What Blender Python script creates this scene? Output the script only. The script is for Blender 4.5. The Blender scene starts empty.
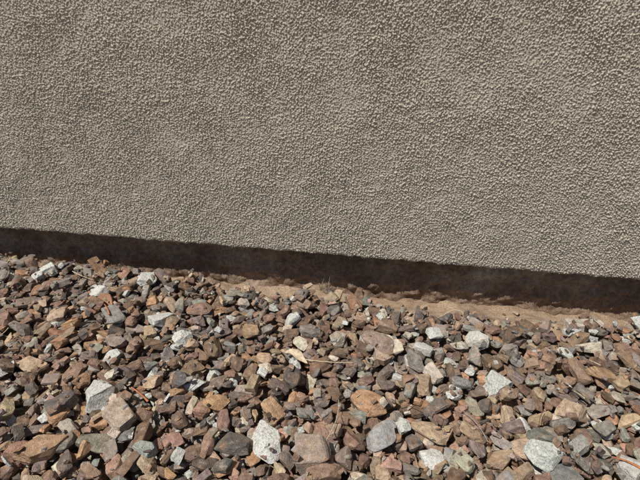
import bpy, bmesh, math, random, time
import numpy as np
from mathutils import Vector, noise, Matrix
T0=time.time()
rng=np.random.default_rng(11); random.seed(5)
sc=bpy.context.scene
sc.view_settings.view_transform='Standard'; sc.view_settings.look='None'
sc.view_settings.exposure=0; sc.view_settings.gamma=1

def link(o,parent=None):
    sc.collection.objects.link(o)
    if parent: o.parent=parent
    return o
def empty(name):
    e=bpy.data.objects.new(name,None); e.empty_display_size=0.1; return link(e)
def mesh_np(name,co,faces,mat,smooth=True):
    me=bpy.data.meshes.new(name); k=faces.shape[1]
    me.vertices.add(len(co)); me.vertices.foreach_set('co',np.ascontiguousarray(co,dtype=np.float32).ravel())
    me.loops.add(faces.size); me.loops.foreach_set('vertex_index',np.ascontiguousarray(faces,dtype=np.int32).ravel())
    me.polygons.add(len(faces)); me.polygons.foreach_set('loop_start',np.arange(0,faces.size,k,dtype=np.int32))
    me.update(calc_edges=True)
    me.polygons.foreach_set('use_smooth',np.full(len(faces),smooth,dtype=bool))
    me.materials.append(mat); me.update(); return me
def grid_faces(nx,ny):
    i=np.arange(nx-1)[None,:]; j=np.arange(ny-1)[:,None]
    a=(j*nx+i).ravel(); return np.stack([a,a+1,a+nx+1,a+nx],1)
def fftnoise(n,cell,lo,hi,seed):
    r=np.random.default_rng(seed); f=np.fft.fft2(r.standard_normal((n,n)))
    k=np.fft.fftfreq(n,cell); K=np.hypot(k[:,None],k[None,:])+1e-9
    m=np.exp(-np.maximum(0,K*lo-1)**2*6)*np.exp(-np.maximum(0,1/(K*hi)-1)**2*3)
    g=np.fft.ifft2(f*m).real; return (g-g.mean())/g.std()
def sstep(x,a,b):
    t=np.clip((x-a)/(b-a),0,1); return t*t*(3-2*t)

# ---------- materials ----------
class M:
    def __init__(s,name,rough=0.9):
        s.m=bpy.data.materials.new(name); s.m.use_nodes=True; s.t=s.m.node_tree; s.N=s.t.nodes; s.L=s.t.links
        s.b=s.N['Principled BSDF']; s.b.inputs['Roughness'].default_value=rough; s.b.inputs['Specular IOR Level'].default_value=0.3
    def n(s,typ,**k):
        x=s.N.new(typ)
        for a,v in k.items():
            if a in('i',):
                for q,w in v.items():
                    if hasattr(w,'is_output'): s.L.new(w,x.inputs[q])
                    else: x.inputs[q].default_value=w
            else: setattr(x,a,v)
        return x
    def noise(s,vec,scale,detail=2,rough=.6): return s.n('ShaderNodeTexNoise',i={'Vector':vec,'Scale':scale,'Detail':detail,'Roughness':rough}).outputs['Fac']
    def ramp(s,fac,stops):
        r=s.n('ShaderNodeValToRGB',i={'Fac':fac}); e=r.color_ramp.elements
        while len(e)<len(stops): e.new(.5)
        for x,(p,c) in zip(e,stops): x.position=p; x.color=(*c,1) if len(c)==3 else c
        return r.outputs['Color']
    def mix(s,fac,a,b,mode='MIX'):
        x=s.n('ShaderNodeMix',data_type='RGBA',blend_type=mode)
        for q,w in ((0,fac),(6,a),(7,b)):
            if hasattr(w,'is_output'): s.L.new(w,x.inputs[q])
            else: x.inputs[q].default_value=w if not isinstance(w,tuple) or len(w)==4 else (*w,1)
        return x.outputs[2]
    def col(s,c): s.L.new(c,s.b.inputs['Base Color'])
    def bump(s,h,dist,strength=1):
        b=s.n('ShaderNodeBump',i={'Height':h,'Distance':dist,'Strength':strength}); s.L.new(b.outputs[0],s.b.inputs['Normal'])
    def pos(s): return s.n('ShaderNodeNewGeometry').outputs['Position']

def g(v): return (v,v,v)
st=M('stucco',.92); p=st.pos()
c=st.ramp(st.noise(p,3,3),[(.3,(.515,.458,.370)),(.7,(.575,.512,.415))])
c=st.mix(1,c,st.ramp(st.noise(p,700,2),[(.25,g(.70)),(.7,g(1.12))]),'MULTIPLY')
c=st.mix(1,c,st.ramp(st.noise(p,40,3),[(.3,g(.90)),(.65,g(1.04))]),'MULTIPLY')
st.col(c); st.bump(st.noise(p,1100,2,.7),.0009,.9)

fm=M('footing_concrete',.95); p=fm.pos()
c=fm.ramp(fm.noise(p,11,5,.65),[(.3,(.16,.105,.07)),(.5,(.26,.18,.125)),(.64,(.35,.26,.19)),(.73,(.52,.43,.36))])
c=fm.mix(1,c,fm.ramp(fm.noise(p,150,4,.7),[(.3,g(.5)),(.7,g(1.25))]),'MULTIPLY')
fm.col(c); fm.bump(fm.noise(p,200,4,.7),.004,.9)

so=M('sandy_soil',.97); p=so.pos()
c=so.ramp(so.noise(p,14,4,.6),[(.3,(.30,.205,.135)),(.55,(.41,.295,.20)),(.75,(.50,.375,.265))])
c=so.mix(1,c,so.ramp(so.noise(p,420,3,.8),[(.3,g(.45)),(.5,g(.95)),(.72,g(1.3))]),'MULTIPLY')
so.col(c); so.bump(so.noise(p,500,4,.75),.0028,.9)

rk=M('gravel_rock',.75)
at=rk.n('ShaderNodeAttribute',attribute_name='rcol'); lc=rk.n('ShaderNodeAttribute',attribute_name='lc').outputs['Vector']
base=at.outputs['Color']; gran=at.outputs['Alpha']
mp=rk.n('ShaderNodeMapping',i={'Vector':lc,'Scale':(1,1,2.6)}).outputs[0]
nA=rk.noise(mp,150,4,.65); nB=rk.noise(lc,800,2,.75)
c=rk.mix(1,base,rk.ramp(nA,[(.28,g(.5)),(.5,g(1.0)),(.75,g(1.55))]),'MULTIPLY')
c=rk.mix(rk.ramp(rk.noise(lc,90,3),[(.5,g(0)),(.72,g(.55))]),c,(.36,.22,.125))
c=rk.mix(rk.ramp(nA,[(.58,g(0)),(.74,g(.5))]),c,(.49,.41,.33))
c=rk.mix(rk.ramp(nB,[(.3,g(.5)),(.46,g(0))]),c,(.04,.033,.028))
sp=rk.ramp(rk.noise(lc,430,3,.75),[(.36,(.12,.13,.13)),(.44,(.38,.39,.36)),(.53,(.62,.61,.56)),(.7,(.80,.78,.73))])
sp=rk.mix(.35,sp,base)
c=rk.mix(gran,c,sp)
rk.col(c)
hn=rk.n('ShaderNodeMath',operation='ADD',i={0:nA,1:nB}).outputs[0]
rk.bump(hn,.0018,.85)

tw=M('dry_plant',.8); ta=tw.n('ShaderNodeAttribute',attribute_name='rcol').outputs['Color']
tw.col(tw.mix(1,ta,tw.ramp(tw.noise(tw.pos(),300,2),[(.3,g(.65)),(.7,g(1.15))]),'MULTIPLY'))

# ---------- stucco wall ----------
ZB=.075
N=1440; cell=.0008; TW=N*cell
n1=fftnoise(N,cell,.0027,.0050,1); n2=fftnoise(N,cell,.0016,.0030,2); n3=fftnoise(N,cell,.09,.5,3); n4=fftnoise(N,cell,.02,.06,4); n5=fftnoise(N,cell,.006,.013,9)
amp=np.clip(1+.10*n3+.05*n4,.6,1.35)
H=(sstep(n1,-.6,2.5)*.0019+n2*.00023+n5*.00013)*amp+n4*.00008+n3*.0002
wall=empty('stucco_wall')
def stucco_mesh(name,step,lip):
    n=N//step; idx=(np.arange(n+1)*step)%N; h=H[np.ix_(idx,idx)]
    x=np.arange(n+1)*cell*step; z=x.copy()
    X,Z=np.meshgrid(x,z); Y=-h
    if lip:
        r=.006; d=np.clip(1-Z/r,0,1); Y=Y+r*(1-np.sqrt(np.clip(1-d*d,0,1)))
        Z=Z+(np.clip(1-Z/.03,0,1))*(.0008*n4[0:1,:][:,idx]+.0003*n1[0:1,:][:,idx])
        X=np.vstack([X[0:1],X]);Y=np.vstack([np.full((1,n+1),.05),Y]);Z=np.vstack([Z[0:1]+.001,Z])
    co=np.stack([X,Y,Z],-1).reshape(-1,3)
    return mesh_np(name,co,grid_faces(X.shape[1],X.shape[0]),st.m)
mA=stucco_mesh('stucco_lower',1,True); mB=stucco_mesh('stucco_upper',2,False)
XS=-.66
for i in range(-3,4):
    o=link(bpy.data.objects.new('lower_panel',mA),wall); o.location=(i*TW+XS,0,ZB)
    o=link(bpy.data.objects.new('upper_panel',mB),wall); o.location=(i*TW+XS,0,ZB+TW)
def box(name,a,b,mat,parent=None):
    x0,y0,z0=a;x1,y1,z1=b
    co=np.array([(x0,y0,z0),(x1,y0,z0),(x1,y1,z0),(x0,y1,z0),(x0,y0,z1),(x1,y0,z1),(x1,y1,z1),(x0,y1,z1)])
    f=np.array([(0,3,2,1),(4,5,6,7),(0,1,5,4),(1,2,6,5),(2,3,7,6),(3,0,4,7)])
    return link(bpy.data.objects.new(name,mesh_np(name,co,f,mat,False)),parent)
X0=-3*TW+XS; X1=4*TW+XS
box('wall_core',(X0,.012,ZB+.01),(X1,.2,ZB+2*TW),st.m,wall)
box('wall_cap',(X0-.01,-.012,ZB+2*TW+.001),(X1+.01,.22,ZB+2*TW+.05),st.m,wall)
def vn(X,Y,scale,seed,size=1024):
    b=vn.c.get(seed)
    if b is None: b=fftnoise(size,1.0,14,60,100+seed); vn.c[seed]=b
    u=(X*scale*30)%size; v=(Y*scale*30)%size
    i=u.astype(int)%size; j=v.astype(int)%size; fu=u-np.floor(u); fv=v-np.floor(v); i2=(i+1)%size; j2=(j+1)%size
    return b[j,i]*(1-fu)*(1-fv)+b[j,i2]*fu*(1-fv)+b[j2,i]*(1-fu)*fv+b[j2,i2]*fu*fv
vn.c={}
nx,nz=2400,60
x=np.linspace(X0,X1,nx); z=np.linspace(-.08,ZB+.012,nz); X,Z=np.meshgrid(x,z)
Y=.028+.0020*vn(X,Z*1.5,12,0)+.0010*vn(X,Z,40,1)-np.clip(.0-Z,0,1)*.15
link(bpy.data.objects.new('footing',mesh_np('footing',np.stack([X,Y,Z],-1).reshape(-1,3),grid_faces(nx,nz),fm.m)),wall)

# ---------- ground ----------
def axis(lo,hi,step,far):
    a=np.arange(lo,hi+step/2,step); e=[];s=step;q=0
    while q<far: s*=1.35; q+=s; e.append(q)
    e=np.array(e); return np.concatenate([(lo-e)[::-1],a,hi+e])
gx=axis(-.9,.8,.0025,400); gy=axis(-.45,.06,.0025,400)
def soil_z(X,Y):
    near=np.exp(-np.maximum(0,-Y)/.022)
    far=np.exp(-np.hypot(X,Y)/6)
    bank=.012*np.exp(-((X-.16)/.20)**2)*np.exp(-((Y+.040)/.030)**2)
    return (-.016*near+.003+bank+.0022*vn(X,Y,5,2)+.0009*vn(X,Y,22,3)+.00012*vn(X,Y,70,4))*far
X,Y=np.meshgrid(gx,gy); Z=soil_z(X,Y)
link(bpy.data.objects.new('ground',mesh_np('ground',np.stack([X,Y,Z],-1).reshape(-1,3),grid_faces(len(gx),len(gy)),so.m)))

# ---------- rock prototypes ----------
def proto(seed,cuts,bev=.05,sub=True,nz=.10):
    r=random.Random(seed); bm=bmesh.new(); bmesh.ops.create_cube(bm,size=2)
    for k in range(cuts):
        d=Vector((r.gauss(0,1),r.gauss(0,1),r.gauss(0,1)*.8)).normalized()
        bmesh.ops.bisect_plane(bm,geom=bm.verts[:]+bm.edges[:]+bm.faces[:],plane_co=d*r.uniform(.66,1.0),plane_no=d,clear_outer=True)
        ed=[e for e in bm.edges if e.is_boundary]
        if ed: bmesh.ops.holes_fill(bm,edges=ed,sides=0)
    bmesh.ops.remove_doubles(bm,verts=bm.verts,dist=.06)
    bmesh.ops.bevel(bm,geom=bm.edges[:],offset=bev,segments=1,affect='EDGES',clamp_overlap=True)
    bmesh.ops.triangulate(bm,faces=bm.faces[:])
    if sub:
        le=[e for e in bm.edges if e.calc_length()>.55]
        bmesh.ops.subdivide_edges(bm,edges=le,cuts=1); bmesh.ops.triangulate(bm,faces=bm.faces[:])
    o=Vector((seed*7.1,0,0))
    for v in bm.verts:
        v.co+=nz*Vector(noise.noise_vector(v.co*1.7+o))+.045*Vector(noise.noise_vector(v.co*5+o))
    bmesh.ops.recalc_face_normals(bm,faces=bm.faces[:])
    bm.verts.index_update()
    V=np.array([v.co[:] for v in bm.verts]); F=np.array([[v.index for v in f.verts] for f in bm.faces]); bm.free()
    V-=V.mean(0); V/=np.abs(V).max(0)[None,:]; return V,F
P=[proto(i,random.Random(i).randint(7,13),random.Random(i+9).uniform(.05,.13)) for i in range(60)]
PL=[proto(400+i,8,.09,False,.09) for i in range(30)]
PS=[proto(200+i,5,.1,False,.08) for i in range(12)]

PAL=[((.225,.145,.105),22),((.198,.155,.135),17),((.118,.099,.087),12),((.37,.272,.185),14),((.37,.215,.125),9),
     ((.275,.245,.208),13),((.170,.114,.080),15),((.34,.21,.155),8),((.46,.40,.32),6),((.235,.225,.205),6)]
pc=np.array([c for c,_ in PAL]); pw=np.array([w for _,w in PAL],float); pw/=pw.sum()
hx0,hy0,hc=-1.0,-.9,.002; HNX,HNY=int(2.0/hc),int(.98/hc)
hxs=hx0+(np.arange(HNX)+.5)*hc; hys=hy0+(np.arange(HNY)+.5)*hc
HM=soil_z(*np.meshgrid(hxs,hys))
out_v=[];out_f=[];out_c=[];out_l=[];voff=0
def rot(yaw,tx,ty):
    return np.array(Matrix.Rotation(yaw,3,'Z')@Matrix.Rotation(tx,3,'X')@Matrix.Rotation(ty,3,'Y'))
def place(cands,size,flat,elong,col,gr,pr,tilt,yaw=None,pct=72,zcap=None):
    global voff
    V,F=pr
    S=np.array([size*elong,size/math.sqrt(elong),size*flat])
    yaw=rng.uniform(0,6.283) if yaw is None else yaw
    R=rot(yaw,rng.normal(0,tilt),rng.normal(0,tilt))
    W=(V*S)@R.T
    low=W[:,2]<0
    best=None
    for (cx,cy) in cands:
        ii=((W[:,0]+cx-hx0)/hc).astype(int); jj=((W[:,1]+cy-hy0)/hc).astype(int)
        if ii.min()<2 or jj.min()<2 or ii.max()>=HNX-2 or jj.max()>=HNY-2: continue
        need=HM[jj[low],ii[low]]-W[low,2]
        z=np.percentile(need,pct)-.0006
        if best is None or z<best[0]: best=(z,cx,cy,ii,jj)
    if best is None: return False
    z,cx,cy,ii,jj=best
    if zcap is not None and z>zcap-.022*math.exp(cy/.03): return False
    Z=W[:,2]+z
    for di in(-1,0,1):
        for dj in(-1,0,1): np.maximum.at(HM,(jj+dj,ii+di),Z-.0008*(abs(di)+abs(dj)))
    out_v.append(W+np.array([cx,cy,z])); out_f.append(F+voff); voff+=len(W)
    out_c.append(np.tile(np.array([*col,gr],np.float32),(len(W),1)))
    out_l.append(V*S+rng.uniform(0,8,3)); return True
def col():
    c=pc[rng.choice(len(pc),p=pw)]*rng.uniform(.72,1.3)*(1+rng.normal(0,.03,3)); return np.clip(c,.02,.6)
def edge(x):
    return .006+.018*float(sstep(np.array(x),-.36,-.22))+.024*math.exp(-((x-.17)/.15)**2)+.006*math.sin(x*31)+.004*math.sin(x*77+1)
def layer(n,mu,sig,smax,tilt,K,fall,zcap,pset,band=.035,yl=-.86,yh=.02,xl=.96):
    for _ in range(n):
        s=min(smax,mu*math.exp(rng.normal(0,sig)))
        cs=[]
        for k in range(K):
            x=rng.uniform(-xl,xl); y=rng.uniform(yl,yh)
            e=edge(x); dd=-y-e
            sparse=float(sstep(np.array(x),-.36,-.22))
            pr=(1 if dd>0 else math.exp(dd/fall))
            if band: pr*=1-(.35+.5*sparse)*(1-min(1,max(0,dd)/band))
            if rng.uniform()<pr and y<.018-s*1.2: cs.append((x,y))
        if not cs: continue
        gr=0; c=col(); u=rng.uniform()
        if u<.04: gr=rng.uniform(.7,1); c=np.array([.47,.47,.43])*rng.uniform(.75,1.2)
        elif u<.09: gr=rng.uniform(.15,.45)
        place(cs,s,rng.uniform(.40,.72),rng.uniform(1,1.65),c,gr,pset[rng.integers(len(pset))],tilt,zcap=zcap)
layer(6000,.0024,.4,.0055,.5,1,.012,.05,PS,0)
layer(11500,.0056,.32,.0120,.25,2,.006,.04,PL)
layer(10000,.0065,.32,.0140,.22,4,.006,.04,P)
W_=(.62,.61,.56);GR=(.30,.28,.26)
KEY=[(-.521,-.037,20,.764,W_,1),(-.404,-.082,16,.711,W_,.5),(-.347,-.044,24,.737,W_,.8),(-.289,-.123,26,.663,W_,.9),(-.241,-.158,24,.627,(.5,.5,.44),.9),
(-.304,-.255,38,.552,(.55,.54,.5),.85),(-.217,-.318,26,.488,(.22,.26,.23),.4),(-.097,-.293,40,.495,W_,.9),(-.047,-.301,42,.482,(.33,.25,.20),.1),
(-.168,-.248,24,.542,(.42,.26,.14),0),(.002,-.226,34,.54,(.40,.24,.14),0),(-.322,-.334,46,.487,(.36,.23,.14),0),(-.264,-.283,36,.524,(.40,.32,.25),0),
(-.350,-.131,26,.663,GR,.1),(.080,-.100,22,.638,(.5,.5,.46),.7),(.065,-.128,20,.616,W_,.6),(.138,-.099,28,.632,(.55,.52,.46),.5),(.150,-.172,32,.569,(.5,.52,.48),.9),
(.181,-.265,42,.485,(.46,.5,.44),.85),(.074,-.284,28,.482,W_,.8),(.099,-.286,26,.478,(.42,.40,.28),.2),(.019,-.268,34,.502,(.32,.31,.3),.1),
(.009,-.127,34,.624,(.28,.21,.17),0),(-.160,-.129,24,.642,(.42,.29,.18),0),(.293,-.028,34,.674,(.50,.43,.37),.1),(.274,-.142,26,.58,(.42,.27,.16),0),
(.223,-.201,32,.535,(.44,.32,.23),0),(-.337,-.277,32,.537,(.13,.11,.10),0),(-.219,-.224,26,.569,(.13,.12,.115),0),(.261,-.266,30,.475,(.5,.48,.44),.3)]
YAW={11:.6,22:-.8,24:.05,18:-.2,5:1.3,8:.1,7:-.4}
for k,(x,y,px,t,c,gr) in enumerate(KEY):
    s=px/2*t/483.5*.90
    e=1.12 if k not in(11,22,24) else 1.5
    place([(x,y)],s/math.sqrt(e)*1.02,.60,e,np.array(c)*.95,gr,P[(k*5+3)%60],.12,yaw=YAW.get(k),pct=34)
layer(5000,.0022,.38,.0045,.6,1,.006,.05,PS,.03)
layer(650,.0019,.5,.0055,.5,1,.03,.05,PS,0,yl=-.075,yh=.015)

# ---------- camera ----------
cam=bpy.data.objects.new('camera',bpy.data.cameras.new('camera')); link(cam)
yaw=math.radians(8.7); pit=math.radians(30.7)
fw=Vector((-math.sin(yaw)*math.cos(pit),math.cos(yaw)*math.cos(pit),-math.sin(pit)))
cam.location=(.005,-.60,.461); cam.rotation_euler=fw.to_track_quat('-Z','Y').to_euler()
cam.data.sensor_width=36; cam.data.lens=18/math.tan(math.radians(33.5)); cam.data.clip_start=.01; cam.data.clip_end=2000
sc.camera=cam

# ---------- gravel object ----------
gravel=empty('gravel')
def attr_mesh(name,V,F,C,L,mat,smooth=False):
    me=mesh_np(name,V,F,mat,smooth)
    a=me.attributes.new('rcol','FLOAT_COLOR','POINT'); a.data.foreach_set('color',C.astype(np.float32).ravel())
    if L is not None:
        a=me.attributes.new('lc','FLOAT_VECTOR','POINT'); a.data.foreach_set('vector',L.astype(np.float32).ravel())
    return me
me=attr_mesh('gravel_bed',np.concatenate(out_v),np.concatenate(out_f),np.concatenate(out_c),np.concatenate(out_l),rk.m)
for (px,py,rz) in [(0,0,0),(-1.9,0,0),(1.9,0,0),(0,-1.7,math.pi),(-1.9,-1.7,math.pi),(1.9,-1.7,math.pi)]:
    o=link(bpy.data.objects.new('stone_patch',me),gravel); o.location=(px,py,0); o.rotation_euler=(0,0,rz)

# ---------- dry plant litter ----------
def hm(x,y): 
    i=int((x-hx0)/hc); j=int((y-hy0)/hc); return float(HM[max(0,j-2):j+3,max(0,i-2):i+3].max())
class Lit:
    def __init__(s): s.v=[];s.f=[];s.c=[];s.o=0
    def tube(s,pts,r0,r1,c,flatn=1.0):
        pts=[np.array(p) for p in pts]; n=len(pts); K=5
        for i,p in enumerate(pts):
            d=pts[min(i+1,n-1)]-pts[max(i-1,0)]; d=d/np.linalg.norm(d)
            a=np.cross(d,[0,0,1.0]); 
            if np.linalg.norm(a)<1e-3: a=np.array([1.,0,0])
            a/=np.linalg.norm(a); b=np.cross(a,d); r=r0+(r1-r0)*i/(n-1)
            for k in range(K):
                t=k*2*math.pi/K; s.v.append(p+a*r*math.cos(t)+b*r*flatn*math.sin(t)); s.c.append((*c,1))
        for i in range(n-1):
            for k in range(K):
                q=s.o+i*K+k; w=s.o+i*K+(k+1)%K; s.f.append((q,w,w+K,q+K))
        s.o+=n*K
    def lying(s,x,y,ang,L,r,c,curv=.4,lift=.001,flatn=1.0):
        n=9; pts=[];a=ang;px,py=x-math.cos(ang)*L/2,y-math.sin(ang)*L/2; zs=[]
        for i in range(n):
            pts.append([px,py,0]); zs.append(hm(px,py)); px+=math.cos(a)*L/n; py+=math.sin(a)*L/n; a+=curv/n
        z0,z1=max(zs[:3]),max(zs[-3:]); zm=max([zs[i]-(z0+(z1-z0)*i/(n-1)) for i in range(n)])
        for i in range(n): pts[i][2]=z0+(z1-z0)*i/(n-1)+lift+max(0,zm)*.6*math.sin(math.pi*i/(n-1))-.001
        s.tube(pts,r,r*.5,c,flatn)
    def build(s,name):
        me=attr_mesh(name,np.array(s.v),np.array(s.f),np.array(s.c),None,tw.m,True)
        return link(bpy.data.objects.new(name,me))
T=Lit(); OR=(.42,.16,.07);ST=(.55,.45,.30);GY=(.30,.26,.22)
T.lying(-.255,-.252,2.6,.030,.0016,OR,.3,flatn=.5); T.lying(.258,-.262,2.4,.035,.0018,OR,.8,flatn=.5)
T.lying(-.026,-.255,1.3,.075,.0006,ST,.5); T.lying(-.050,-.176,-.2,.075,.0008,ST,.4); T.lying(.115,-.235,1.9,.06,.0006,GY,.4)
T.lying(-.45,-.05,-.5,.06,.0007,ST,.3); T.lying(-.36,-.13,2.2,.03,.0014,OR,.3,flatn=.5)
for _ in range(90):
    c=[OR,ST,GY,(.25,.13,.08)][rng.integers(4)]; c=tuple(np.array(c)*rng.uniform(.6,1.0))
    x=rng.uniform(-.9,.9); y=rng.uniform(-.8,-.03)
    T.lying(x,y,rng.uniform(0,6.28),rng.uniform(.012,.035),rng.uniform(.0003,.0008),c,rng.normal(0,.7))
T.build('dry_twigs')
G=Lit()
for _ in range(12):
    x=-.079+rng.normal(0,.004); y=-.022+rng.normal(0,.004); z=hm(x,y)-.003
    a=rng.uniform(0,6.28); L=rng.uniform(.010,.024); sp=rng.uniform(.2,.7)
    G.tube([(x+math.cos(a)*L*sp*t*t,y+math.sin(a)*L*sp*t*t,z+L*t*(1-.25*t)) for t in np.linspace(0,1,6)],.0004,.00012,tuple(np.array((.42,.37,.22))*rng.uniform(.5,.9)))
G.build('dry_grass_tuft')
# pale curled dead leaf
B=Lit(); nu,nv=14,7; la=-.35; L=.034; Wd=.012; z0=hm(-.091,-.170)+.002
for j in range(nv):
    for i in range(nu):
        u=i/(nu-1); v=j/(nv-1)*2-1; wd=Wd/2*math.sin(math.pi*u)**.7*(1+.2*math.sin(u*13)) if 0<u<1 else 0
        lx=(u-.5)*L; ly=v*wd; lz=.005*v*v*math.sin(math.pi*u)+.003*math.sin(u*5)
        B.v.append(np.array([-.091+lx*math.cos(la)-ly*math.sin(la),-.170+lx*math.sin(la)+ly*math.cos(la),z0+lz])); B.c.append((.55,.45,.32,1))
B.f=[tuple(q) for q in grid_faces(nu,nv)]; B.build('dead_leaf')

# ---------- light ----------
el=math.radians(61); az=math.radians(49)
sd=Vector((-math.sin(az)*math.cos(el),-math.cos(az)*math.cos(el),math.sin(el)))
sl=bpy.data.lights.new('sun','SUN'); sl.energy=5; sl.angle=math.radians(.5); sl.color=(1,.96,.89)
so_=link(bpy.data.objects.new('sun',sl)); so_.rotation_euler=sd.to_track_quat('Z','Y').to_euler(); so_.location=sd*5
w=bpy.data.worlds.new('World'); sc.world=w; w.use_nodes=True; nt=w.node_tree
sk=nt.nodes.new('ShaderNodeTexSky'); sk.sky_type='NISHITA'; sk.sun_disc=False; sk.sun_elevation=el
sk.sun_rotation=math.atan2(sd.x,sd.y); nt.links.new(sk.outputs[0],nt.nodes['Background'].inputs[0]); nt.nodes['Background'].inputs[1].default_value=.065
print('done',time.time()-T0)
